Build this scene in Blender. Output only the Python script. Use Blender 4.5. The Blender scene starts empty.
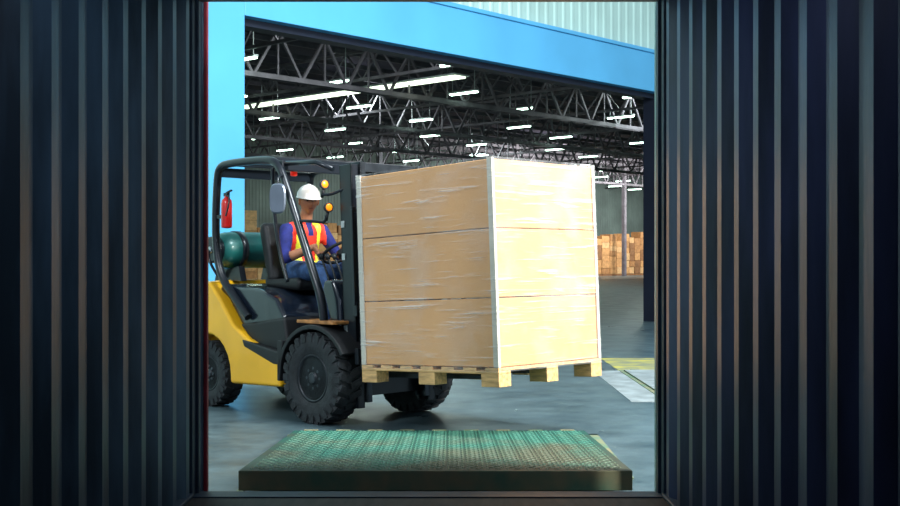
import bpy, bmesh, math, random
from mathutils import Vector, Matrix
random.seed(7)
D = bpy.data
scene = bpy.context.scene
COL = scene.collection

def s2l(c):
    return tuple(((v/255)/12.92 if v/255 <= 0.04045 else ((v/255+0.055)/1.055)**2.4) for v in c)+(1.0,)

# ---------------------------------------------------------------- materials
def base_mat(name):
    m = D.materials.new(name); m.use_nodes = True
    nt = m.node_tree
    return m, nt, nt.nodes['Principled BSDF']

def mat(name, col, rough=0.5, metal=0.0, var=0.12, scale=6.0, bump=0.0, bscale=40.0, coat=0.0, col2=None, emis=0.0, stretch=None):
    m, nt, b = base_mat(name)
    c = s2l(col)
    tc = nt.nodes.new('ShaderNodeTexCoord')
    mp = nt.nodes.new('ShaderNodeMapping')
    nt.links.new(tc.outputs['Object'], mp.inputs['Vector'])
    if stretch: mp.inputs['Scale'].default_value = stretch
    n = nt.nodes.new('ShaderNodeTexNoise'); n.inputs['Scale'].default_value = scale
    n.inputs['Detail'].default_value = 5
    nt.links.new(mp.outputs[0], n.inputs['Vector'])
    r = nt.nodes.new('ShaderNodeValToRGB')
    r.color_ramp.elements[0].position = 0.35; r.color_ramp.elements[1].position = 0.65
    d = tuple(max(0, v*(1-var*1.6)) for v in c[:3])+(1,)
    l = s2l(col2) if col2 else tuple(min(1, v*(1+var)) for v in c[:3])+(1,)
    r.color_ramp.elements[0].color = d if not col2 else c
    r.color_ramp.elements[1].color = l
    nt.links.new(n.outputs['Fac'], r.inputs['Fac'])
    nt.links.new(r.outputs['Color'], b.inputs['Base Color'])
    b.inputs['Roughness'].default_value = rough
    b.inputs['Metallic'].default_value = metal
    b.inputs['Coat Weight'].default_value = coat
    if emis:
        b.inputs['Emission Color'].default_value = c
        b.inputs['Emission Strength'].default_value = emis
    if bump:
        n2 = nt.nodes.new('ShaderNodeTexNoise'); n2.inputs['Scale'].default_value = bscale
        nt.links.new(mp.outputs[0], n2.inputs['Vector'])
        bp = nt.nodes.new('ShaderNodeBump'); bp.inputs['Strength'].default_value = bump
        bp.inputs['Distance'].default_value = 0.02
        nt.links.new(n2.outputs['Fac'], bp.inputs['Height'])
        nt.links.new(bp.outputs[0], b.inputs['Normal'])
    return m

M = {}
M['yellow'] = mat('forklift_yellow', (250,186,28), 0.35, 0, 0.05, 3, coat=0.3)
M['navy'] = mat('body_navy_black', (22,30,42), 0.22, 0, 0.1, 5, coat=0.6)
M['black'] = mat('black_steel', (20,26,34), 0.35, 0.2, 0.1, 8, coat=.2)
M['blackpl'] = mat('black_plastic', (24,26,29), 0.55, 0, 0.1, 8)
M['rubber'] = mat('tyre_rubber', (36,40,44), 0.75, 0, 0.25, 12, bump=0.3)
M['rim'] = mat('rim_dark', (40,44,50), 0.45, 0.4, 0.2, 10)
M['hub'] = mat('hub_grey', (70,74,80), 0.4, 0.6, 0.2, 10)
M['steel'] = mat('mast_steel', (60,66,72), 0.35, 0.7, 0.2, 10)
M['chrome'] = mat('cylinder_chrome', (180,185,190), 0.15, 1.0, 0.05, 5)
M['tan'] = mat('worn_step_tan', (176,120,66), 0.6, 0, 0.3, 12)
M['tank'] = mat('gas_tank_green', (20,92,88), 0.4, 0.1, 0.15, 6, coat=0.2)
M['red'] = mat('extinguisher_red', (205,25,20), 0.3, 0, 0.05, 5, coat=0.4)
M['mirror'] = mat('mirror_back_grey', (96,106,120), 0.3, 0.3, 0.08, 5)
M['amber'] = mat('amber_lens', (255,140,20), 0.3, 0, 0.05, 5, emis=0.5)
M['redlens'] = mat('red_lens', (220,40,20), 0.3, 0, 0.02, 5, emis=0.5)
M['carton'] = mat('carton_board', (212,158,100), 0.7, 0, 0.06, 1.8, bump=0.08, bscale=60)
M['tape'] = mat('edge_board_white', (196,192,178), 0.5, 0, 0.08, 6)
M['wood'] = mat('pallet_wood', (214,172,116), 0.8, 0, 0.22, 7, bump=0.2, stretch=(1,6,6))
M['blue'] = mat('facade_blue', (84,170,218), 0.45, 0, 0.06, .6)
M['siding'] = mat('pale_siding', (170,204,198), 0.5, 0.1, 0.05, 1)
M['jamb'] = mat('jamb_navy', (22,30,46), 0.5, 0.2, 0.1, 2)
M['dark_roof'] = mat('roof_dark', (34,30,50), 0.8, 0, 0.15, 1)
M['truss'] = mat('truss_grey', (112,106,114), 0.6, 0.1, 0.2, 2)
M['wallgg'] = mat('warehouse_wall', (124,140,136), 0.8, 0, 0.12, 0.6)
M['cont'] = mat('container_paint', (64,88,104), 0.42, 0.2, 0.35, 5, bump=0.05, bscale=30, stretch=(1,1,0.25))
M['cont2'] = mat('container_paint_navy', (50,58,92), 0.42, 0.2, 0.35, 5, bump=0.05, bscale=30, stretch=(1,1,0.25))
M['contpost'] = mat('container_post_paint', (50,68,84), 0.5, 0.2, 0.2, 5)
M['contfloor'] = mat('container_plywood', (46,40,38), 0.7, 0, 0.3, 5, stretch=(6,1,1))
M['redtrim'] = mat('red_paint', (150,40,54), 0.5, 0, 0.2, 8)
M['skin'] = mat('skin', (170,112,80), 0.55, 0, 0.06, 20)
M['shirt'] = mat('shirt_blue', (26,34,104), 0.85, 0, 0.15, 20, bump=0.3, bscale=25)
M['jeans'] = mat('jeans_blue', (44,74,116), 0.85, 0, 0.2, 25, bump=0.3, bscale=30)
M['vest'] = mat('vest_orange', (238,58,34), 0.7, 0, 0.06, 20, bump=0.2, bscale=20)
M['lime'] = mat('vest_lime_band', (238,232,60), 0.5, 0, 0.04, 20)
M['helmet'] = mat('helmet_white', (245,242,235), 0.25, 0, 0.02, 5, coat=0.5)
M['hair'] = mat('hair_black', (18,14,12), 0.6, 0, 0.2, 60)
M['boot'] = mat('boot_black', (22,20,20), 0.5, 0, 0.2, 20)
M['eye'] = mat('eye_dark', (20,14,10), 0.2, 0, 0.02, 5)
M['lip'] = mat('lips', (140,78,66), 0.5, 0, 0.05, 20)
M['housing'] = mat('fixture_white', (170,180,180), 0.5, 0, 0.05, 5)
M['yellowline'] = mat('worn_yellow_paint', (190,180,84), 0.7, 0, 0.2, 3, col2=(112,122,112))
M['palegrey'] = mat('pale_plate', (158,168,170), 0.5, 0.2, 0.2, 5)

def emis(name, col, st):
    m = D.materials.new(name); m.use_nodes = True; nt = m.node_tree; nt.nodes.clear()
    e = nt.nodes.new('ShaderNodeEmission'); e.inputs[0].default_value = s2l(col); e.inputs[1].default_value = st
    o = nt.nodes.new('ShaderNodeOutputMaterial'); nt.links.new(e.outputs[0], o.inputs[0]); return m
M['tube'] = emis('tube_light', (215,255,232), 12.0)
M['strip'] = emis('skylight_strip', (235,255,225), 3)

def floor_mat():
    m, nt, b = base_mat('polished_concrete')
    L = nt.links.new
    tc = nt.nodes.new('ShaderNodeTexCoord')
    n = nt.nodes.new('ShaderNodeTexNoise'); n.inputs['Scale'].default_value = 1.6; n.inputs['Detail'].default_value = 12; n.inputs['Roughness'].default_value = .78
    L(tc.outputs['Object'], n.inputs['Vector'])
    r = nt.nodes.new('ShaderNodeValToRGB')
    r.color_ramp.elements[0].position = .36; r.color_ramp.elements[1].position = .66
    r.color_ramp.elements[0].color = s2l((46,64,72)); r.color_ramp.elements[1].color = s2l((94,114,120))
    L(n.outputs['Fac'], r.inputs['Fac']); L(r.outputs[0], b.inputs['Base Color'])
    n2 = nt.nodes.new('ShaderNodeTexNoise'); n2.inputs['Scale'].default_value = 2.5; n2.inputs['Detail'].default_value = 8
    L(tc.outputs['Object'], n2.inputs['Vector'])
    mr = nt.nodes.new('ShaderNodeMapRange'); mr.inputs[3].default_value = .18; mr.inputs[4].default_value = .5
    L(n2.outputs['Fac'], mr.inputs[0]); L(mr.outputs[0], b.inputs['Roughness'])
    return m
M['floor'] = floor_mat()

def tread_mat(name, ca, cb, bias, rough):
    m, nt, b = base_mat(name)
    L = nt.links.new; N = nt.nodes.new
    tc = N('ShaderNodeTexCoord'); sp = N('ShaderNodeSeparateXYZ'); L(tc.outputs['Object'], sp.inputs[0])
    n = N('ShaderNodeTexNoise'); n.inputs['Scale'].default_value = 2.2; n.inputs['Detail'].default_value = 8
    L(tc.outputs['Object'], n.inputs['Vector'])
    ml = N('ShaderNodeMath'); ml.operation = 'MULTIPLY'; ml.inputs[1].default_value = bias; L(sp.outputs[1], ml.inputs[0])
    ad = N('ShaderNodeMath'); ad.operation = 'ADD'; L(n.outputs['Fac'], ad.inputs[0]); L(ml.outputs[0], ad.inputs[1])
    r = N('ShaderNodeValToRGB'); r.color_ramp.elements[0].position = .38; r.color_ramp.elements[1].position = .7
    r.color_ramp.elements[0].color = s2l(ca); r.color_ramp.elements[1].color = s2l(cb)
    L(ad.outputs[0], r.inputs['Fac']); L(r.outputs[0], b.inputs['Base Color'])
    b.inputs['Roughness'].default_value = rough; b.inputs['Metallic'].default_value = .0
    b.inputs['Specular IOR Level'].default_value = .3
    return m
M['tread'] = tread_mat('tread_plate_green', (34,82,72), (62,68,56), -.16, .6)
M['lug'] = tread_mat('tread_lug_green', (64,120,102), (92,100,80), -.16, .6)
M['treadside'] = mat('leveler_side', (92,124,100), .6, .0, .3, 6, col2=(140,132,100))

def wrap_mat():
    m, nt, b = base_mat('stretch_film')
    L = nt.links.new; N = nt.nodes.new
    tc = N('ShaderNodeTexCoord')
    outs = []
    for rot, sc, lo in (((0.6,0.6,0.35),(.9,.9,14.0),.59), ((-0.75,-0.8,0.0),(.8,.8,18.0),.60), ((0.08,0.05,0),(.6,.6,24),.62), ((0,0,0),(1.2,1.2,1.2),.5)):
        mp = N('ShaderNodeMapping'); mp.inputs['Rotation'].default_value = rot; mp.inputs['Scale'].default_value = sc
        L(tc.outputs['Object'], mp.inputs[0])
        n = N('ShaderNodeTexNoise'); n.inputs['Scale'].default_value = 2.2; n.inputs['Detail'].default_value = 4; n.inputs['Distortion'].default_value = .3
        L(mp.outputs[0], n.inputs['Vector'])
        r = N('ShaderNodeMapRange'); r.inputs[1].default_value = lo; r.inputs[2].default_value = lo+.2
        r.inputs[4].default_value = .85 if lo > .5 else .22
        L(n.outputs['Fac'], r.inputs[0]); outs.append(r.outputs[0])
    cur = outs[0]
    for o in outs[1:]:
        a = N('ShaderNodeMath'); a.operation = 'ADD'; L(cur, a.inputs[0]); L(o, a.inputs[1]); cur = a.outputs[0]
    mr = N('ShaderNodeMapRange'); mr.inputs[3].default_value = .07; mr.inputs[4].default_value = .62; L(cur, mr.inputs[0])
    L(mr.outputs[0], b.inputs['Alpha'])
    b.inputs['Base Color'].default_value = (.95,.95,.95,1); b.inputs['Roughness'].default_value = .14
    b.inputs['Coat Weight'].default_value = .7; b.inputs['Coat Roughness'].default_value = .1
    bp = N('ShaderNodeBump'); bp.inputs['Strength'].default_value = .6; bp.inputs['Distance'].default_value = .02
    L(cur, bp.inputs['Height']); L(bp.outputs[0], b.inputs['Normal'])
    return m
M['wrap'] = wrap_mat()

# ---------------------------------------------------------------- mesh helpers
def link(o, parent=None, mats=()):
    COL.objects.link(o)
    if parent is not None: o.parent = parent
    for m in mats: o.data.materials.append(M[m] if isinstance(m, str) else m)
    return o

def empty(name, parent=None, mw=None):
    e = D.objects.new(name, None); e.empty_display_size = .2
    COL.objects.link(e)
    if parent is not None: e.parent = parent
    if mw is not None: e.matrix_local = mw
    return e

def from_bm(name, bm, mats, parent=None, smooth=False, bevel=0, mw=None):
    bmesh.ops.recalc_face_normals(bm, faces=bm.faces)
    me = D.meshes.new(name); bm.to_mesh(me); bm.free()
    o = D.objects.new(name, me); link(o, parent, mats if isinstance(mats, (list, tuple)) else [mats])
    if smooth:
        for p in me.polygons: p.use_smooth = True
    if bevel:
        md = o.modifiers.new('bevel', 'BEVEL'); md.width = bevel; md.segments = 3; md.limit_method = 'ANGLE'; md.angle_limit = .6
        for p in me.polygons: p.use_smooth = True
        wn = o.modifiers.new('wn', 'WEIGHTED_NORMAL')
    if mw is not None: o.matrix_local = mw
    return o

def add_box(bm, lo, hi, mi=0, mtx=None):
    x0,y0,z0 = lo; x1,y1,z1 = hi
    vs = [Vector(p) for p in ((x0,y0,z0),(x1,y0,z0),(x1,y1,z0),(x0,y1,z0),(x0,y0,z1),(x1,y0,z1),(x1,y1,z1),(x0,y1,z1))]
    if mtx is not None: vs = [mtx @ v for v in vs]
    v = [bm.verts.new(p) for p in vs]
    for f in ((0,3,2,1),(4,5,6,7),(0,1,5,4),(1,2,6,5),(2,3,7,6),(3,0,4,7)):
        fc = bm.faces.new([v[i] for i in f]); fc.material_index = mi

def box(name, lo, hi, m, parent=None, bevel=0, mw=None):
    bm = bmesh.new(); add_box(bm, lo, hi); return from_bm(name, bm, m, parent, bevel=bevel, mw=mw)

def add_beam(bm, a, b, w, h=None, mi=0):
    a = Vector(a); b = Vector(b); h = h or w
    t = (b-a); L = t.length; t.normalize()
    ref = Vector((0,0,1)) if abs(t.z) < .95 else Vector((0,1,0))
    s = t.cross(ref).normalized(); u = s.cross(t)
    m = Matrix((s, t, u)).transposed().to_4x4(); m.translation = a
    add_box(bm, (-w/2,0,-h/2), (w/2,L,h/2), mi, m)

def add_prism(bm, prof, y0, y1, mi=0):
    a = [bm.verts.new((x,y0,z)) for x,z in prof]; b = [bm.verts.new((x,y1,z)) for x,z in prof]
    n = len(prof)
    for i in range(n):
        f = bm.faces.new((a[i],a[(i+1)%n],b[(i+1)%n],b[i])); f.material_index = mi
    f = bm.faces.new(a); f.material_index = mi
    f = bm.faces.new(list(reversed(b))); f.material_index = mi

def prism(name, prof, y0, y1, m, parent=None, bevel=0):
    bm = bmesh.new(); add_prism(bm, prof, y0, y1); return from_bm(name, bm, m, parent, bevel=bevel)

def add_sweep(bm, pts, rad, segs=12, side=None, mi=0, caps=True):
    pts = [Vector(p) for p in pts]; n = len(pts)
    rings = []; prev = None
    for i, p in enumerate(pts):
        t = (pts[min(i+1,n-1)]-pts[max(i-1,0)]).normalized()
        ref = Vector(side) if side is not None else (prev if prev is not None else (Vector((0,1,0)) if abs(t.y) < .9 else Vector((1,0,0))))
        s = (ref - t*ref.dot(t)).normalized(); prev = s
        u = t.cross(s)
        r = rad[i] if isinstance(rad, (list,tuple)) else rad
        ra, rb = r if isinstance(r, (list,tuple)) else (r, r)
        rings.append([bm.verts.new(p + s*ra*math.cos(2*math.pi*k/segs) + u*rb*math.sin(2*math.pi*k/segs)) for k in range(segs)])
    for i in range(n-1):
        for k in range(segs):
            f = bm.faces.new((rings[i][k], rings[i][(k+1)%segs], rings[i+1][(k+1)%segs], rings[i+1][k])); f.material_index = mi; f.smooth = True
    if caps:
        f = bm.faces.new(list(reversed(rings[0]))); f.material_index = mi
        f = bm.faces.new(rings[-1]); f.material_index = mi

def smooth_path(pts, it=2):
    pts = [Vector(p) for p in pts]
    for _ in range(it):
        q = [pts[0]]
        for i in range(len(pts)-1):
            q.append(pts[i]*.75+pts[i+1]*.25); q.append(pts[i]*.25+pts[i+1]*.75)
        q.append(pts[-1]); pts = q
    return pts

def tube(name, pts, r, m, parent=None, segs=12, it=2):
    bm = bmesh.new(); add_sweep(bm, smooth_path(pts, it) if it else pts, r, segs)
    return from_bm(name, bm, m, parent)

def add_lathe(bm, prof, segs=48, mi=0, mtx=Matrix()):
    """profile (r, y) around Y axis"""
    rings = [[bm.verts.new(mtx @ Vector((r*math.cos(2*math.pi*k/segs), y, r*math.sin(2*math.pi*k/segs)))) for k in range(segs)] for r, y in prof]
    for i in range(len(rings)-1):
        for k in range(segs):
            f = bm.faces.new((rings[i][k], rings[i][(k+1)%segs], rings[i+1][(k+1)%segs], rings[i+1][k])); f.material_index = mi; f.smooth = True
    for rg in (rings[0], rings[-1]):
        f = bm.faces.new(rg); f.material_index = mi

# ================================================================= CAMERA
cam = D.cameras.new('camera'); co = D.objects.new('camera', cam); COL.objects.link(co)
co.location = (0,0,1.27); co.rotation_euler = (math.pi/2,0,0)
cam.sensor_width = 36; cam.lens = 36*1178/900; cam.shift_y = 5/900; cam.clip_end = 500; cam.clip_start = .05
scene.camera = co

# ================================================================= FLOOR
box('floor', (-60,6.03,-.2), (90,125,0), 'floor')

# ================================================================= CONTAINER
XL, XR, YE, YB, ZF, ZT = -1.285, 1.066, 5.98, -3.0, .08, 2.57
def corrug(name, x, inward, y0, y1, m, parent):
    bm = bmesh.new(); pitch = .278; dep = .036; prof = []
    y = y0
    while y < y1-.01:
        for dy, o in ((0,0),(.07,0),(.139,1),(.209,1)):
            if y+dy < y1: prof.append((y+dy, o*dep))
        y += pitch
    prof.append((y1, 0))
    lo = [bm.verts.new((x - inward*.04 + inward*o, yy, ZF)) for yy, o in prof]
    hi = [bm.verts.new((x - inward*.04 + inward*o, yy, ZT+.03)) for yy, o in prof]
    for i in range(len(prof)-1): bm.faces.new((lo[i],lo[i+1],hi[i+1],hi[i]))
    o = from_bm(name, bm, m, parent)
    sd = o.modifiers.new('s','SOLIDIFY'); sd.thickness = .003
    bv = o.modifiers.new('b','BEVEL'); bv.width = .008; bv.segments = 2
    return o
cont = empty('shipping_container')
corrug('side_wall_a', XL, 1, YB, 5.86, 'cont', cont)
corrug('side_wall_b', XR, -1, YB, 5.86, 'cont2', cont)
box('container_floor', (XL-.05,YB,-.1), (XR+.05,YE,ZF), 'contfloor', cont)
box('container_roof', (XL-.05,YB,ZT+.03), (XR+.05,YE,ZT+.08), 'contpost', cont)
box('end_wall', (XL-.05,YB-.05,-.1), (XR+.05,YB,ZT+.08), 'contpost', cont)
for s, x in ((1,XL),(-1,XR)):
    bm = bmesh.new()
    a, b = sorted((x-s*.06, x+s*.004)); add_box(bm, (a,5.86,-.1), (b,YE,ZT+.08))
    a, b = sorted((x-s*.06, x+s*.02)); add_box(bm, (a,5.93,-.1), (b,YE,ZT+.08))
    a, b = sorted((x-s*.05, x+s*.012)); add_box(bm, (a,YB,ZF), (b,5.86,ZF+.02))
    from_bm('corner_post', bm, 'contpost', cont, bevel=.006)
box('door_header', (XL,5.86,ZT), (XR,YE,ZT+.08), 'contpost', cont)
box('threshold_plate', (XL,5.84,ZF), (XR,YE,ZF+.006), 'contpost', cont)
# dock frame strips just outside the container
bm = bmesh.new(); add_box(bm, (-1.30,6.04,0), (-1.268,6.12,3.2)); add_box(bm,(-1.268,6.06,.0),(-1.25,6.10,3.2),1)
from_bm('trim_2', bm, ['contpost','redtrim'], bevel=.003)
bm = bmesh.new(); add_box(bm, (1.062,6.04,0), (1.11,6.12,3.2))
add_box(bm,(1.056,6.05,0),(1.062,6.08,3.2),1)
from_bm('trim_3', bm, ['contpost','siding'], bevel=.002)

# ================================================================= DOCK LEVELERS
def leveler(x0, x1, y0, y1, zf, zb, thick, m, ml, ms, band=None):
    e = empty('dock_leveler', mw=Matrix.Translation(((x0+x1)/2,(y0+y1)/2,0)))
    w = (x1-x0)/2; d = (y1-y0)/2
    bm = bmesh.new()
    v = [bm.verts.new(p) for p in ((-w,-d,zf),(w,-d,zf),(w,d,zb),(-w,d,zb),(-w,-d,zf-thick),(w,-d,zf-thick),(w,d,.001),(-w,d,.001))]
    f = bm.faces.new((v[0],v[1],v[2],v[3])); f.material_index = 0
    for q in ((4,5,1,0),(5,6,2,1),(6,7,3,2),(7,4,0,3),(7,6,5,4)):
        g = bm.faces.new([v[i] for i in q]); g.material_index = 1
    from_bm('tread_plate', bm, [m, ms], e, bevel=.004)
    if not band:
        # raised tread lugs
        bm = bmesh.new(); st_ = .052; ny = int(2*(d-.06)/st_); nx_ = int(2*(w-.06)/st_)
        for j in range(ny+1):
            yy = -d+.06+j*st_; zz = zf+(zb-zf)*(yy+d)/(2*d)
            for i in range(nx_+1):
                xx = -w+.06+i*st_ + (.5*st_ if j%2 else 0)
                if xx > w-.04: continue
                a, c = (.019,.011) if (i+j)%2 else (.011,.019)
                b_ = [bm.verts.new((xx+px*a*1.0,yy+py*c,zz)) for px,py in ((1,0),(0,1),(-1,0),(0,-1))]
                t_ = [bm.verts.new((xx+px*a*.6,yy+py*c*.6,zz+.005)) for px,py in ((1,0),(0,1),(-1,0),(0,-1))]
                bm.faces.new(t_)
                for q in range(4): bm.faces.new((b_[q],b_[(q+1)%4],t_[(q+1)%4],t_[q]))
        from_bm('tread_lugs', bm, ml, e)
    bm = bmesh.new()
    add_box(bm, (-w-.04,d,.0), (w+.1,d+.05,.012)); add_box(bm, (w+.03,-d+.6,0), (w+.1,d+.05,.012))
    add_box(bm, (-w-.05,-d+.1,0), (-w-.01,d+.05,.010))
    from_bm('pit_frame', bm, ms, e, bevel=.003)
    bm = bmesh.new()
    for k in range(9):
        xx = -w+.12+k*(2*w-.24)/8
        add_beam(bm, (xx-.05,d+.005,zb-.006), (xx+.05,d+.005,zb-.006), .03, .02)
    from_bm('hinge', bm, ms, e)
    if band:
        bm = bmesh.new(); add_box(bm, (-w-.05,d+.05,0), (w,d+1.7,.004)); add_box(bm, (-w-.35,-d,0), (-w-.05,d+.05,.004),1)
        from_bm('painted_border', bm, ['yellowline','palegrey'], e)
    return e
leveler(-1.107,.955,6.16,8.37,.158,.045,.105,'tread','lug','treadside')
leveler(1.95,4.4,10.4,13.2,.02,.02,.018,'palegrey','lug','treadside', band=True)

# ================================================================= WAREHOUSE
P0 = Vector((-2.86,16.0,0)); U = Vector((.681,.732,0)).normalized(); V = Vector((-U.y,U.x,0))
W = Matrix((U,V,Vector((0,0,1)))).transposed().to_4x4(); W.translation = P0
OW = 10.35; ZO = 4.55; ZB = 5.30
def siding(bm, u0, u1, z0, z1, v=0.0):
    pr = []; u = u0
    while u < u1-.01:
        for du, o in ((0,0),(.13,0),(.165,-.018),(.215,-.018)):
            if u+du < u1: pr.append((u+du, o))
        u += .25
    pr.append((u1,0))
    lo = [bm.verts.new((a,v+o,z0)) for a,o in pr]; hi = [bm.verts.new((a,v+o,z1)) for a,o in pr]
    for i in range(len(pr)-1): bm.faces.new((lo[i],lo[i+1],hi[i+1],hi[i]))
    add_box(bm, (u0,v+.02,z0), (u1,v+.1,z1))
bm = bmesh.new()
siding(bm, -16,-.72,0,9.0); siding(bm, -.72,OW+.7,ZB,9.0); siding(bm, OW+.7,76,0,9.0)
from_bm('wall_front', bm, 'siding', mw=W)
bm = bmesh.new()
add_box(bm, (-.72,-.12,0), (0,.35,ZB)); add_box(bm, (OW,-.12,0), (OW+.7,.35,ZB)); add_box(bm, (0,-.12,ZO), (OW,.35,ZB))
add_box(bm, (-.76,-.16,ZB), (OW+.74,.35,ZB+.07))
from_bm('trim_1', bm, 'blue', mw=W, bevel=.01)
bm = bmesh.new()
add_box(bm, (OW-.12,-.02,0), (OW,.3,ZO)); add_box(bm, (0,.05,ZO-.10), (OW,.3,ZO)); add_box(bm, (0,.1,0), (.06,.3,ZO))
from_bm('door_1', bm, 'jamb', mw=W)
box('ceiling', (-16,.1,9.0), (76,44,9.2), 'dark_roof', mw=W)
bm = bmesh.new(); siding(bm, -16,76,0,9.0,43.8); from_bm('wall_back', bm, 'wallgg', mw=W)
box('wall_left', (-16.2,.1,0), (-16,44,9.0), 'wallgg', mw=W)
box('wall_right', (76,.1,0), (76.2,44,9.0), 'wallgg', mw=W)
for vi, v in enumerate((7,14,21,28,35)):
    bm = bmesh.new(); zb, zt = 6.5, 7.9
    for z, w in ((zb,.14),(zt,.16)):
        add_beam(bm, (-16,v-.12,z), (76,v-.12,z), .06, w); add_beam(bm, (-16,v+.12,z), (76,v+.12,z), .06, w)
    u = -16
    while u < 76:
        add_beam(bm, (u,v,zb), (u+.9,v,zt), .08); add_beam(bm, (u+.9,v,zt), (u+1.8,v,zb), .08); add_beam(bm,(u+.9,v,zt),(u+.9,v,zb),.05)
        u += 1.8
    for u in range(-12, 76, 12): add_beam(bm, (u,v,0), (u,v,9.0), .25) if vi in (4,) else None
    from_bm('roof_truss', bm, 'truss', mw=W)
bm = bmesh.new()
for u in range(-14, 76, 6):
    add_beam(bm, (u,.3,7.0), (u,43.7,7.0), .09); add_beam(bm, (u,.3,7.9), (u,43.7,7.9), .09)
    v = .4
    while v < 43:
        add_beam(bm, (u,v,7.0), (u,v+.8,7.9), .05); add_beam(bm, (u,v+.8,7.9), (u,v+1.6,7.0), .05); v += 1.6
for v in range(1, 44, 2): add_beam(bm, (-16,v,8.3), (76,v,8.3), .1, .16)
from_bm('roof_purlins', bm, 'truss', mw=W)
bm = bmesh.new()
u = -8
while u < 74:
    for j in range(7):
        v = 8.5+j*5.2 + (1.3 if int(u/4.6)%2 else 0)
        if random.random() < .06: continue
        add_box(bm, (u-.08,v-.62,6.84), (u+.08,v+.62,6.90), 1); add_box(bm, (u-.06,v-.60,6.79), (u+.06,v+.60,6.84), 0)
        add_box(bm, (u-.01,v-.5,6.9),(u+.01,v-.48,8.2),1); add_box(bm, (u-.01,v+.5,6.9),(u+.01,v+.52,8.2),1)
    u += 4.6
from_bm('ceiling_light_rows', bm, ['tube','housing'], mw=W)
bm = bmesh.new()
add_box(bm, (17.1,11.8,6.9), (17.6,40,6.95)); add_box(bm, (17.0,11.7,6.95), (17.7,40.1,7.0),1)
from_bm('skylight_strip', bm, ['strip','housing'], mw=W)
# cartons along the back
cm = [mat('carton_a',(206,152,98),.8), mat('carton_b',(182,130,82),.8), mat('carton_c',(220,174,122),.8), mat('carton_d',(146,102,66),.8)]
bm = bmesh.new(); u = -8.0
while u < 70:
    w = random.uniform(.55,.95)
    for row in range(2):
        z = .14; add_box(bm, (u,36.2+row*1.1,0), (u+w,37.1+row*1.1,.12), 3)
        H = (3.9 if u < 28 else 2.6)+random.uniform(-.5,.3)
        while z < H:
            h = random.uniform(.35,.6)
            add_box(bm, (u+random.uniform(0,.03),36.2+row*1.1+random.uniform(0,.06),z), (u+w-random.uniform(0,.03),37.1+row*1.1,z+h-.015), random.choice((0,0,1,2,3)))
            z += h
    u += w+ (.04 if random.random()<.8 else .5)
from_bm('stack_of_cartons', bm, cm, mw=W)

# ================================================================= FORKLIFT
ang = math.atan2(-.70,.71)
F = Matrix.Translation((-.64,9.43,0)) @ Matrix.Rotation(ang,4,'Z')
fk = empty('forklift', mw=F)
def wheel(name, x, y, R, w, parent):
    e = empty(name, parent, Matrix.Translation((x,y,R)) )
    bm = bmesh.new(); h = w/2; ri = R*.52
    prof = [(ri,-h*.8),(ri*1.08,-h*.95),(R*.80,-h),(R*.93,-h*.92),(R*.965,-h*.75),(R*.965,h*.75),(R*.93,h*.92),(R*.80,h),(ri*1.08,h*.95),(ri,h*.8)]
    add_lathe(bm, prof, 56)
    nl = 24
    for k in range(nl):
        for s in (-1,1):
            a = 2*math.pi*(k+(.5 if s > 0 else 0))/nl
            m = Matrix.Rotation(a,4,'Y')
            m2 = m @ Matrix.Translation((R*.96,0,0)) @ Matrix.Rotation(s*.35,4,'X')
            add_box(bm, (-.02,min(s*.0,s*h*.98),-R*.075), (R*.04,max(s*.0,s*h*.98),R*.075), 0, m2)
            m3 = m @ Matrix.Translation((R*.88,s*h*.93,-s*0.01))
            add_box(bm, (-R*.08,-.012,-R*.07), (R*.09,.012,R*.07), 0, m3)
    o = from_bm('tyre', bm, 'rubber', e)
    for s in (-1,1):
        bm = bmesh.new()
        add_lathe(bm, [(ri*1.02,s*h*.8),(ri*1.02,s*h*.88),(ri*.93,s*h*.88),(ri*.88,s*h*.5),(ri*.6,s*h*.45),(ri*.5,s*h*.6),(ri*.28,s*h*.62),(ri*.26,s*h*.85),(ri*.05,s*h*.88)], 36)
        from_bm('rim', bm, 'rim', e)
        bm = bmesh.new()
        for k in range(8):
            a = 2*math.pi*k/8
            c = Vector((ri*.42*math.cos(a), s*h*.6, ri*.42*math.sin(a)))
            add_sweep(bm, [c, c+Vector((0,s*.025,0))], .012, 6)
        for k in range(10):
            a = 2*math.pi*(k+.5)/10
            c = Vector((ri*.76*math.cos(a), s*h*.47, ri*.76*math.sin(a)))
            add_sweep(bm, [c, c+Vector((0,s*.006,0))], .02, 10)
        add_sweep(bm, [(0,s*h*.8,0),(0,s*h*.92,0)], ri*.2, 16)
        from_bm('wheel_nuts', bm, 'hub', e)
    return e
wheel('front_wheel_right', 0,-.49,.35,.23,fk)
wheel('front_wheel_left', 0,.49,.35,.23,fk)
rw = wheel('rear_wheel_right', -1.5,-.44,.28,.18,fk)
wheel('rear_wheel_left', -1.5,.44,.28,.18,fk)
bm = bmesh.new(); add_sweep(bm, [(0,-.45,.35),(0,.45,.35)], .07, 12); add_sweep(bm, [(-1.5,-.4,.28),(-1.5,.4,.28)], .05, 12)
add_box(bm, (-.2,-.2,.2),(.12,.2,.5)); from_bm('axles', bm, 'black', fk, bevel=.01)

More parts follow.
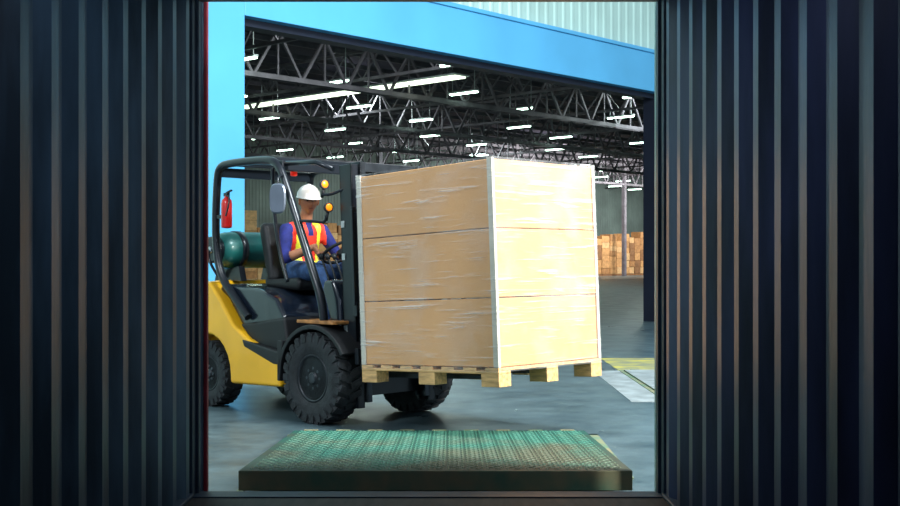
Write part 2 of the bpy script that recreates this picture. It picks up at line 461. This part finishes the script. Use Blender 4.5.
# yellow frame + counterweight
arch = []
for k in range(0,13):
    a = math.pi*(k/12); arch.append((-1.5-.34*math.cos(a)*-1, .28+.34*math.sin(a)))
prof = [(-2.12,.95),(-2.05,1.04),(-1.46,1.07),(-1.30,.92),(-1.12,.72),(-.92,.61),(-.60,.50),(-.50,.46),(-.47,.24),(-1.16,.22)] + arch + [(-1.9,.25),(-2.05,.32),(-2.15,.5)]
prism('counterweight_side_right', prof, -.54,-.34,'yellow',fk,bevel=.03)
prism('counterweight_side_left', prof, .34,.54,'yellow',fk,bevel=.03)
prism('counterweight_core', [(-2.14,.5),(-2.12,.95),(-2.05,1.05),(-1.5,1.08),(-1.3,.92),(-1.3,.5)], -.36,.36,'yellow',fk,bevel=.02)
prism('chassis', [(-1.25,.2),(-1.25,.6),(.15,.6),(.2,.3),(.1,.2)], -.33,.33,'black',fk,bevel=.02)
# glossy navy hood / engine cover
prism('engine_hood', [(-1.42,1.0),(-1.38,1.05),(-.86,1.02),(-.62,.94),(-.50,.80),(-.48,.55),(-.9,.62),(-1.1,.72),(-1.28,.92)], -.47,.47,'navy',fk,bevel=.05)
prism('side_step', [(-.98,.60),(-.46,.52),(-.40,.50),(-.40,.42),(-.55,.42),(-.95,.54)], -.55,-.30,'blackpl',fk,bevel=.015)
prism('hood_lower', [(-1.1,.72),(-.48,.8),(-.42,.5),(-.9,.56)], -.49,.49,'blackpl',fk,bevel=.03)
box('footwell', (-.52,-.46,.44), (.10,.46,.53), 'blackpl', fk, bevel=.015)
prism('front_cowl', [(.02,.5),(-.02,.78),(-.12,1.02),(-.10,1.1),(.02,1.1),(.10,.95),(.14,.5)], -.40,.40,'navy',fk,bevel=.03)
# fenders
for s, nm in ((-1,'right'),(1,'left')):
    bm = bmesh.new(); out = []; inn = []
    for k in range(0,15):
        a = math.radians(30+ k*(150/14))
        out.append((.43*math.cos(a), .35+.41*math.sin(a))); inn.append((.395*math.cos(a), .35+.375*math.sin(a)))
    y0, y1 = sorted((s*.33, s*.60)); add_prism(bm, out+list(reversed(inn)), y0, y1)
    add_prism(bm, [(-.43,.30),(-.43,.62),(-.36,.62),(-.40,.30)], y0, y1)
    from_bm('fender_'+nm, bm, 'blackpl', fk, bevel=.008)
    y0, y1 = sorted((s*.34, s*.57))
    bm = bmesh.new(); add_box(bm, (-.22,y0,.765),(.22,y1,.79)); from_bm('fender_step_'+nm, bm, 'tan', fk, bevel=.006)
# overhead guard
for s, nm in ((-1,'right'),(1,'left')):
    y = s*.50
    bm = bmesh.new()
    add_sweep(bm, smooth_path([(-.95,y,.78),(-1.12,y,.92),(-1.36,y,1.12),(-1.43,y,1.45),(-1.40,y,1.95),(-1.36,y,2.05),(-1.2,y,2.07),(-.66,y,2.07),(-.54,y,2.02),(-.46,y,1.90),(-.10,y,1.16),(.0,y*.99,.95),(.02,y*.98,.78)],3), .034, 12)
    from_bm('guard_frame_'+nm, bm, 'black', fk)
bm = bmesh.new()
for x in (-1.33,-1.18,-1.04,-.90,-.76,-.62): add_beam(bm, (x,-.5,2.07), (x,.5,2.07), .05, .03)
add_beam(bm, (-.52,-.5,2.01), (-.52,.5,2.01), .06, .08); add_beam(bm, (-1.39,-.5,2.0), (-1.39,.5,2.0), .06, .08)
from_bm('guard_roof_bars', bm, 'black', fk, bevel=.006)
bm = bmesh.new()
for s in (-1,1):
    add_sweep(bm, [(-.55,s*.47,2.03),(-.15,s*.43,2.02),(.02,s*.40,1.96)], .02, 8)
    add_sweep(bm, smooth_path([(-1.42,s*.5,1.5),(-1.5,s*.42,1.42),(-1.62,s*.3,1.1)],2), .022, 8)
add_sweep(bm, smooth_path([(-.62,-.5,2.0),(-.66,-.46,1.7),(-.62,-.44,1.35),(-.5,-.44,1.08)],2), .016, 8)
from_bm('guard_braces', bm, 'black', fk)
# gas tank
bm = bmesh.new()
add_lathe(bm, [(.03,-.42),(.09,-.41),(.135,-.375),(.155,-.32),(.16,-.25),(.16,.25),(.155,.32),(.135,.375),(.09,.41),(.03,.42)], 32, 0, Matrix.Translation((-1.56,0,1.34)))
for y in (-.2,.2): add_lathe(bm, [(.161,y-.03),(.168,y-.03),(.168,y+.03),(.161,y+.03)], 32, 1, Matrix.Translation((-1.56,0,1.34)))
add_lathe(bm, [(.10,-.46),(.115,-.46),(.115,-.38),(.10,-.38)], 24, 1, Matrix.Translation((-1.56,0,1.34)))
add_sweep(bm, [(-1.56,-.48,1.34),(-1.56,-.40,1.34)], .03, 10, mi=2)
add_sweep(bm, smooth_path([(-1.56,-.47,1.34),(-1.5,-.52,1.25),(-1.45,-.45,1.1),(-1.4,-.4,1.02)],2), .012, 8, mi=1)
add_prism(bm, [(-1.76,1.07),(-1.36,1.07),(-1.40,1.2),(-1.56,1.17),(-1.72,1.2)], -.28,-.22, 1)
add_prism(bm, [(-1.76,1.07),(-1.36,1.07),(-1.40,1.2),(-1.56,1.17),(-1.72,1.2)], .22,.28, 1)
from_bm('gas_tank', bm, ['tank','black','chrome'], fk)
# extinguisher
bm = bmesh.new()
R90 = Matrix.Rotation(math.pi/2,4,'X')
add_lathe(bm, [(.01,.0),(.042,-.005),(.046,-.02),(.046,-.21),(.040,-.24),(.02,-.26),(.015,-.28)], 20, 0, Matrix.Translation((-1.26,-.50,1.52)) @ Matrix.Rotation(-math.pi/2,4,'X'))
add_box(bm, (-1.285,-.515,1.79),(-1.235,-.485,1.82),1); add_beam(bm, (-1.26,-.5,1.82),(-1.19,-.5,1.84),.02,.012,1)
add_sweep(bm, smooth_path([(-1.26,-.5,1.81),(-1.18,-.52,1.77),(-1.20,-.55,1.62)],2), .008, 6, mi=1)
add_beam(bm, (-1.40,-.5,1.62),(-1.26,-.5,1.62),.03,.03,1)
from_bm('fire_extinguisher_mounted', bm, ['red','black'], fk)
# mirror
bm = bmesh.new()
ring = []
for yy, k in ((-.012,.9),(0,1.0),(.014,.92)):
    ring.append([bm.verts.new(Matrix.Translation((-.42,-.60,1.74)) @ Matrix.Rotation(math.radians(20),4,'Z') @ Vector((math.copysign(abs(math.cos(a))**.6,math.cos(a))*.075*k, yy, math.copysign(abs(math.sin(a))**.6,math.sin(a))*.12*k))) for a in [2*math.pi*i/28 for i in range(28)]])
for i in range(2):
    for k in range(28): bm.faces.new((ring[i][k],ring[i][(k+1)%28],ring[i+1][(k+1)%28],ring[i+1][k]))
bm.faces.new(ring[0]); bm.faces.new(ring[2])
from_bm('side_mirror', bm, 'mirror', fk)
tube('mirror_arm', [(-.46,-.5,1.93),(-.44,-.58,1.92),(-.42,-.60,1.84)], .009, 'black', fk, 8)
# work lights
for i, (x, y, z, mm_, rs) in enumerate(((-.02,-.46,1.84,'amber',.7),(.03,-.46,1.66,'amber',.7))):
    bm = bmesh.new()
    m = Matrix.Translation((x,y,z)) @ Matrix.Rotation(-math.pi/2-.2,4,'Z') @ Matrix.Scale(rs,4)
    add_lathe(bm, [(.02,-.05),(.045,-.03),(.055,.01),(.055,.03),(.048,.03)], 20, 0, m)
    add_lathe(bm, [(.047,.028),(.03,.034),(.002,.037)], 20, 1, m)
    add_sweep(bm, [(x,y,z-.03),(x-.02,y,z-.10)], .012, 8, mi=0)
    from_bm('work_light_%d' % (i+1), bm, ['blackpl', mm_], fk)
bm = bmesh.new(); add_sweep(bm, smooth_path([(-.3,-.5,1.56),(-.15,-.5,1.56),(.0,-.46,1.54),(.01,-.46,1.60)],2), .012, 8)
add_sweep(bm, smooth_path([(.15,-.40,1.80),(.05,-.44,1.76),(-.03,-.46,1.76)],2), .012, 8); from_bm('light_bracket', bm, 'black', fk)
bm = bmesh.new(); add_lathe(bm, [(.02,0),(.028,.005),(.028,.05),(.015,.065)], 16, 0, Matrix.Translation((-.60,-.30,1.94)) @ R90); from_bm('warning_lamp', bm, 'redlens', fk)
# seat
prism('seat_cushion', [(-1.08,1.02),(-1.10,1.10),(-.98,1.09),(-.66,1.11),(-.60,1.08),(-.62,1.0)], -.24,.24,'blackpl',fk,bevel=.035)
prism('seat_back', [(-1.08,1.05),(-1.20,1.50),(-1.18,1.58),(-1.10,1.56),(-1.03,1.30),(-1.0,1.08)], -.22,.22,'blackpl',fk,bevel=.04)
# steering
SWC = Vector((-.36,0,1.32)); SWN = Vector((-.55,0,.83)).normalized()
sa = Vector((0,1,0)); sb = SWN.cross(sa).normalized()
bm = bmesh.new(); seg = 40; rr = .16; tr = .014
rings = []
for i in range(seg):
    a = 2*math.pi*i/seg; d = sa*math.cos(a)+sb*math.sin(a); c = SWC+d*rr
    rings.append([bm.verts.new(c + d*tr*math.cos(t)+SWN*tr*math.sin(t)) for t in [2*math.pi*j/8 for j in range(8)]])
for i in range(seg):
    for j in range(8): bm.faces.new((rings[i][j],rings[(i+1)%seg][j],rings[(i+1)%seg][(j+1)%8],rings[i][(j+1)%8])).smooth = True
for a in (.5,2.6,4.7): add_sweep(bm, [SWC-SWN*.02, SWC+(sa*math.cos(a)+sb*math.sin(a))*rr], .01, 8)
add_sweep(bm, [SWC-SWN*.05, SWC+SWN*.01], .035, 14)
add_sweep(bm, [SWC-SWN*.03, Vector((-.12,0,.98)), Vector((-.02,0,.6))], [.028,.035,.04], 12)
from_bm('steering_wheel', bm, 'blackpl', fk)
bm = bmesh.new()
for k in range(3):
    y = -.20-k*.07; add_sweep(bm, smooth_path([(-.08,y,1.05),(-.14,y,1.18),(-.20,y,1.27)],1), .008, 8); add_sweep(bm, [(-.195,y,1.26),(-.215,y,1.30)], [.016,.019], 10)
from_bm('control_levers', bm, 'blackpl', fk)
# ---- tilting mast assembly
TP = Vector((.1,0,.35)); TILT = Matrix.Translation(TP) @ Matrix.Rotation(math.radians(-2.7),4,'Y') @ Matrix.Translation(-TP)
ma = empty('mast_assembly', fk, TILT)
ZM = 2.0
def channel(bm, x, y, s, w, d, z0, z1, t=.018):
    a,b = sorted((y, y-s*t)); add_box(bm, (x-d/2,a,z0),(x+d/2,b,z1))
    a,b = sorted((y, y-s*w)); add_box(bm, (x-d/2,a,z0),(x-d/2+t,b,z1)); add_box(bm, (x+d/2-t,a,z0),(x+d/2,b,z1))
bm = bmesh.new()
for s in (-1,1):
    channel(bm, .25, s*.41, s, .07,.14,.12,ZM-.02)
add_box(bm, (.18,-.38,ZM-.12),(.24,.38,ZM-.02)); add_box(bm, (.18,-.38,1.1),(.21,.38,1.2)); add_box(bm, (.18,-.38,.2),(.24,.38,.34))
from_bm('mast_outer', bm, 'black', ma, bevel=.004)
bm = bmesh.new()
for s in (-1,1): channel(bm, .28, s*.335, s, .055,.12,.16,ZM)
add_box(bm, (.22,-.305,ZM-.07),(.28,.305,ZM)); add_box(bm, (.22,-.305,.5),(.25,.305,.6)); add_box(bm, (.22,-.305,1.5),(.25,.305,1.56))
from_bm('mast_inner', bm, 'steel', ma, bevel=.004)
bm = bmesh.new()
for s in (-1,1):
    add_sweep(bm, [(.15,s*.32,.25),(.15,s*.32,1.35)], .034, 14, mi=0); add_sweep(bm, [(.15,s*.32,1.35),(.15,s*.32,1.95)], .022, 12, mi=1)
    add_box(bm, (.26,s*.12-.015,.5),(.27,s*.12+.015,1.96),2)
    add_sweep(bm, smooth_path([(.2,s*.06,1.92),(.15,s*.06,1.96),(.14,s*.07,1.4),(.15,s*.1,.7)],2), .013, 8, mi=2)
for z in (.7,1.25,1.5): add_box(bm, (.19,-.418,z),(.225,-.412,z+.05),3)
from_bm('lift_cylinders', bm, ['steel','chrome','blackpl','housing'], ma)
bm = bmesh.new()
for z0, z1 in ((.46,.58),(.82,.92)): add_box(bm, (.40,-.50,z0),(.44,.50,z1))
for s in (-1,1): add_box(bm, (.32,s*.25-.02,.44),(.41,s*.25+.02,.94))
for y in (-.5,-.3,-.1,.1,.3,.5): add_box(bm, (.41,y-.012,.9),(.435,y+.012,1.62))
add_box(bm, (.41,-.51,1.60),(.435,.51,1.64))
from_bm('carriage_backrest', bm, 'black', ma, bevel=.004)
ZP = .345  # pallet bottom
bm = bmesh.new()
for s in (-1,1):
    y = s*.29
    add_prism(bm, [(.44,.95),(.44,ZP+.02),(.52,ZP+.010),(1.62,ZP+.025),(1.65,ZP+.035),(1.62,ZP+.052),(.49,ZP+.056),(.49,.95)], y-.06,y+.06)
from_bm('forks', bm, 'steel', ma, bevel=.004)
bm = bmesh.new()
for s in (-1,1): add_sweep(bm, [(-.3,s*.3,.55),(.18,s*.34,.75)], .03, 12)
from_bm('tilt_cylinders', bm, 'steel', fk)

# ================================================================= LOAD
LM = F @ TILT @ Matrix.Translation((.535,0,ZP-.008))
LX, LY = 1.36, 1.10
pal = empty('wooden_pallet', mw=LM)
bm = bmesh.new()
for k in range(7):
    x = k*(LX-.12)/6; add_box(bm, (x,-LY/2,.106),(x+.12,LY/2,.126))
from_bm('deck_boards', bm, 'wood', pal, bevel=.003)
bm = bmesh.new()
for y in (-LY/2,-.06,LY/2-.12): add_box(bm, (0,y,.086),(LX,y+.12,.1055))
from_bm('stringer_boards', bm, 'wood', pal, bevel=.003)
bm = bmesh.new()
for x in (0,(LX-.16)/2,LX-.16):
    for y in (-LY/2,-.06,LY/2-.12): add_box(bm, (x,y,0),(x+.16,y+.12,.0855))
from_bm('blocks', bm, 'wood', pal, bevel=.003)
st = empty('wrapped_carton_load', mw=LM @ Matrix.Translation((0,0,.128)))
BH = .462
for k in range(3):
    bm = bmesh.new(); j = random.uniform(-.004,.004)
    add_box(bm, (.012+j,-LY/2+.012,k*BH+.002),(LX-.012+j,LY/2-.012,(k+1)*BH-.004))
    from_bm('carton_%d' % (k+1), bm, 'carton', st, bevel=.006)
TH = 3*BH
bm = bmesh.new()
for cx, cy, sx, sy in ((LX,-LY/2,-1,1),(LX,LY/2,-1,-1),(0,-LY/2,1,1),(0,LY/2,1,-1)):
    x0,x1 = sorted((cx-sx*.0005,cx+sx*.045)); y0,y1 = sorted((cy,cy+sy*.010)); add_box(bm, (x0,y0,.0),(x1,y1,TH+.004))
    x0,x1 = sorted((cx,cx+sx*.010)); y0,y1 = sorted((cy-sy*.0005,cy+sy*.025)); add_box(bm, (x0,y0,.0),(x1,y1,TH+.004))
from_bm('edge_protectors', bm, 'tape', st, bevel=.002)
bm = bmesh.new(); e_ = .006
nz, nx = 46, 30
def wrapside(p0, p1, nrm):
    g = []
    for i in range(nx+1):
        c = []
        for k in range(nz+1):
            t = i/nx; z = -.03+ (TH+.04)*k/nz
            p = p0.lerp(p1, t)
            o = e_ + (random.uniform(0,.004) if 0 < i < nx else 0)
            c.append(bm.verts.new((p.x+nrm.x*o, p.y+nrm.y*o, z)))
        g.append(c)
    for i in range(nx):
        for k in range(nz): bm.faces.new((g[i][k],g[i+1][k],g[i+1][k+1],g[i][k+1])).smooth = True
cs = [Vector((0,-LY/2,0)),Vector((LX,-LY/2,0)),Vector((LX,LY/2,0)),Vector((0,LY/2,0))]
ns = [Vector((0,-1,0)),Vector((1,0,0)),Vector((0,1,0)),Vector((-1,0,0))]
for i in range(4): wrapside(cs[i], cs[(i+1)%4], ns[i])
bmesh.ops.remove_doubles(bm, verts=bm.verts, dist=.0001)
from_bm('stretch_wrap', bm, 'wrap', st)

# ================================================================= OPERATOR
op = empty('forklift_operator', mw=F)
def remesh_body(name, build, classify, mats, vox=.011):
    bm = bmesh.new(); build(bm); bmesh.ops.recalc_face_normals(bm, faces=bm.faces)
    me = D.meshes.new('tmp'); bm.to_mesh(me); bm.free()
    o = D.objects.new('tmp', me); COL.objects.link(o)
    r = o.modifiers.new('r','REMESH'); r.mode = 'VOXEL'; r.voxel_size = vox
    s = o.modifiers.new('s','SMOOTH'); s.iterations = 6; s.factor = .5
    dg = bpy.context.evaluated_depsgraph_get(); dg.update()
    nm = D.meshes.new_from_object(o.evaluated_get(dg))
    D.objects.remove(o)
    nm.name = name
    ob = D.objects.new(name, nm); link(ob, op, mats)
    for p in nm.polygons:
        p.use_smooth = True; p.material_index = classify(Vector(p.center))
    return ob
PX = -.84
J = dict(pel=(PX-.02,0,1.17), sp1=(PX-.04,0,1.28), ch=(PX-.03,0,1.42), up=(PX-.01,0,1.52), nb=(PX+.01,0,1.585), nk=(PX+.03,0,1.65))
def v(*a): return Vector(a)
shR, elR, wrR = v(PX+.0,-.19,1.50), v(PX+.10,-.29,1.26), v(-.50,-.17,1.36)
shL, elL, wrL = v(PX+.0,.19,1.50), v(PX+.14,.27,1.27), v(-.46,.14,1.37)
hipR, knR, anR = v(PX+.02,-.10,1.15), v(-.44,-.17,1.17), v(-.33,-.16,.66)
hipL, knL, anL = v(PX+.02,.10,1.15), v(-.44,.17,1.17), v(-.33,.16,.66)
def build_body(bm):
    add_sweep(bm, [v(PX,0,1.07),J['pel'],J['sp1'],J['ch'],J['up'],v(PX+.005,0,1.56)], [(.13,.09),(.165,.115),(.15,.105),(.175,.12),(.17,.105),(.09,.07)], 24, side=(0,1,0))
    add_sweep(bm, [J['up'],J['nb'],J['nk'],v(PX+.045,0,1.70)], [.07,.06,.054,.052], 16)
    for sh, el, wr in ((shR,elR,wrR),(shL,elL,wrL)):
        inn = v(sh.x, sh.y*.45, sh.z+.015)
        add_sweep(bm, [inn, sh, sh.lerp(el,.35), sh.lerp(el,.75), el], [.07,.068,.058,.048,.045], 16)
        add_sweep(bm, [el+(el-wr)*.02, el.lerp(wr,.25), el.lerp(wr,.7), wr, wr+(wr-el).normalized()*.03], [.044,.045,.036,.027,.028], 16)
    for hp, kn, an in ((hipR,knR,anR),(hipL,knL,anL)):
        add_sweep(bm, [hp, hp.lerp(kn,.3), hp.lerp(kn,.75), kn], [.10,.092,.072,.066], 18)
        add_sweep(bm, [kn+v(-.01,0,.02), kn.lerp(an,.3), kn.lerp(an,.75), an], [.066,.06,.046,.042], 16)
def segd(p, a, b):
    a = Vector(a); b = Vector(b); t = max(0,min(1,(p-a).dot(b-a)/(b-a).length_squared)); return (p-(a+(b-a)*t)).length
def cls(p):
    dt = segd(p, J['sp1'], J['up'])-.13
    dl = min(segd(p,hipR,knR),segd(p,knR,anR),segd(p,hipL,knL),segd(p,knL,anL))-.08
    da = min(segd(p,shR,elR),segd(p,shL,elL))-.055
    df = min(segd(p,elR,wrR),segd(p,elL,wrL))-.04
    if segd(p,J['nb'],v(PX+.045,0,1.7)) < .075 and p.z > 1.585: return 4
    k = min((dt,1),(dl,3),(da,0),(df,5))
    if k[1] == 3: return 3
    if k[1] == 5:
        w = min((segd(p,elR,wrR),0),(segd(p,elL,wrL),1))[1]
        e, r = ((elR,wrR),(elL,wrL))[w]; t = (p-e).dot(r-e)/(r-e).length_squared
        return 4 if t > .25 else 0
    if k[1] == 0 and abs(p.y) > .175: return 0
    if p.z < 1.17: return 3
    if 1.20 < p.z < 1.245: return 2
    if .075 < abs(p.y) < .125: return 2
    if p.x > PX+.03 and abs(p.y) < .03 and p.z > 1.46: return 0
    return 1
remesh_body('body', build_body, cls, ['shirt','vest','lime','jeans','skin'])
# boots
for s, an in ((1,anR),(1,anL)):
    bm = bmesh.new()
    add_sweep(bm, [an+v(0,0,.06), an+v(0,0,0), an+v(.0,0,-.06)], [.052,.052,.05], 14)
    add_sweep(bm, [an+v(-.06,0,-.075), an+v(0,0,-.065), an+v(.09,0,-.075), an+v(.17,0,-.088), an+v(.20,0,-.095)], [(.035,.035),(.045,.05),(.048,.04),(.045,.032),(.03,.02)], 14, side=(0,1,0))
    add_box(bm, an+v(-.09,-.045,-.128), an+v(.19,.045,-.10))
    from_bm('boot', bm, 'boot', op, smooth=False)
# hands: palm + fingers wrapped on steering rim
def hand(wr, el, thumb_side, name):
    fwd = (wr-el).normalized()
    rel = wr-SWC; rel -= SWN*rel.dot(SWN); dirr = rel.normalized(); rim = SWC+dirr*rr
    tang = SWN.cross(dirr).normalized()*thumb_side
    def bh(bm):
        palm_c = rim + SWN*.028 + dirr*.02
        add_sweep(bm, [wr, wr.lerp(palm_c,.4), palm_c, palm_c-dirr*.02-SWN*.004], [(.026,.022),(.034,.018),(.042,.016),(.040,.013)], 14, side=tang)
        for k, (o, L) in enumerate(((-.030,.85),(-.010,1.0),(.010,.95),(.030,.78))):
            b0 = palm_c - dirr*.015 + tang*o
            add_sweep(bm, [b0, b0-dirr*.032*L-SWN*.004, b0-dirr*.046*L-SWN*.028*L, b0-dirr*.028*L-SWN*.050*L, b0-dirr*.012*L-SWN*.054*L], [.0105,.010,.0095,.0085,.006], 8)
        t0 = palm_c + dirr*.02 - tang*.030
        add_sweep(bm, [t0, t0-tang*.022-SWN*.012, t0-tang*.026-SWN*.035-dirr*.012, t0-tang*.018-SWN*.05-dirr*.028], [.014,.0125,.011,.007], 8)
    remesh_body(name, bh, lambda p: 0, ['skin'], .0042)
hand(wrR, elR, -1, 'hand_right'); hand(wrL, elL, 1, 'hand_left')
# head
HC = v(PX+.055,0,1.755)
turn = Matrix.Translation(HC) @ Matrix.Rotation(math.radians(-22),4,'Z') @ Matrix.Rotation(math.radians(6),4,'Y')
hd = empty('head', op, turn)
bm = bmesh.new(); bmesh.ops.create_uvsphere(bm, u_segments=40, v_segments=28, radius=1)
for q in bm.verts:
    x,y,z = q.co
    w = 1.0 if z > -.1 else 1-.38*((-.1-z)/.9)**1.1
    fx = .100*(1-.10*max(0,-z)) ; X = x*fx*(1 if x > 0 else 1.0-.25*max(0,-z)); Y = y*.078*w; Z = z*.122
    if x > .3:
        X += .006*math.exp(-((z+.82)/.18)**2-(y/.35)**2)
        X -= .010*math.exp(-((z-.06)/.13)**2-((abs(y)-.40)/.17)**2)
        X += .006*math.exp(-((z-.24)/.08)**2-(y/.55)**2)
        X += .024*math.exp(-((z+.22)/.10)**2-(y/.13)**2) + .014*math.exp(-((z+.05)/.16)**2-(y/.10)**2)
        X += .006*math.exp(-((z+.50)/.08)**2-(y/.28)**2)
        X += .004*math.exp(-((z+.2)/.15)**2-((abs(y)-.55)/.15)**2)
    q.co = (X,Y,Z)
for f in bm.faces:
    c = f.calc_center_median(); f.smooth = True
    if c.x < -.005 and c.z > -.055 or c.z > .055: f.material_index = 1
    elif c.x > .08 and abs(c.y) < .022 and -.066 < c.z < -.054: f.material_index = 2
for s in (-1,1):
    bmesh.ops.create_uvsphere(bm, u_segments=12, v_segments=10, radius=1, matrix=Matrix.Translation((.002,s*.080,-.008)) @ Matrix.Rotation(s*.3,4,'Z') @ Matrix.Diagonal((.020,.009,.032,1)))
from_bm('head_skin', bm, ['skin','hair','lip'], hd, smooth=True)
for s in (-1,1):
    bm = bmesh.new(); bmesh.ops.create_uvsphere(bm, u_segments=12, v_segments=10, radius=.0105, matrix=Matrix.Translation((.078,s*.031,.008)))
    from_bm('eye', bm, 'eye', hd, smooth=True)
bm = bmesh.new()
segs = 32; rings = []
for zi in range(8):
    a = zi/8*math.pi/2; rings.append([bm.verts.new(((.118*math.cos(a))*math.cos(t)-.002, .098*math.cos(a)*math.sin(t), .035+.105*math.sin(a)+(.006 if abs(math.sin(t))<.25 and zi>3 else 0))) for t in [2*math.pi*k/segs for k in range(segs)]])
for i in range(7):
    for k in range(segs): bm.faces.new((rings[i][k],rings[i][(k+1)%segs],rings[i+1][(k+1)%segs],rings[i+1][k]))
bm.faces.new(rings[7])
br = [bm.verts.new((( .165 if math.cos(t)>0 else .128)*math.cos(t), .106*math.sin(t), .028-.008*max(0,math.cos(t)))) for t in [2*math.pi*k/segs for k in range(segs)]]
for k in range(segs): bm.faces.new((rings[0][k],rings[0][(k+1)%segs],br[(k+1)%segs],br[k]))
hm = from_bm('safety_helmet', bm, 'helmet', hd, smooth=True)
sd = hm.modifiers.new('s','SOLIDIFY'); sd.thickness = .004

# ================================================================= LIGHTS
def area(name, loc, tgt, size, power, col=(1,1,1)):
    l = D.lights.new(name,'AREA'); l.shape = 'DISK'; l.size = size; l.energy = power; l.color = col
    o = D.objects.new(name, l); COL.objects.link(o); o.location = loc
    o.rotation_euler = (Vector(tgt)-Vector(loc)).to_track_quat('-Z','Y').to_euler(); return o
area('added_dock_light', (7.0,2.5,5.0), (.8,8.4,1.0), 1.4, 1800, (1,.96,.9))  # added out-of-view key light for the load's right face
area('added_dock_light', (-5.0,2.5,6.0), (-1.2,9.5,1.0), 2.5, 420, (.9,.96,1))  # added weaker fill from front left, not a real fixture
area('added_dock_light', (4,5,9), (1,20,4), 3, 2600, (.88,.96,1))  # added unseen area light aimed at the warehouse front
for u, v_, pw in ((12,10,500),(22,22,600),(36,30,900),(10,30,450),(30,12,500)):
    area('added_hall_fill', W @ Vector((u,v_,8.2)), W @ Vector((u,v_+.01,0)), 2.0, pw, (.85,1,.96))  # added fill under the roof, brightens the hall beyond the tube rows
for u in (48,58,68):
    area('added_hall_fill', W @ Vector((u,30,6.4)), W @ Vector((u,42,2.5)), 2.0, 1000, (.98,1,.96))  # added fill turned to the back wall to brighten it
area('added_container_fill', (-.1,3.3,2.52), (-.1,5.6,.2), .5, 11, (.66,.78,1))  # added dim blue fill to lift the dark container interior
w = D.worlds.new('world'); scene.world = w; w.use_nodes = True
bg = w.node_tree.nodes['Background']; bg.inputs[0].default_value = (.64,.84,1,1); bg.inputs[1].default_value = .48
scene.view_settings.view_transform = 'Standard'
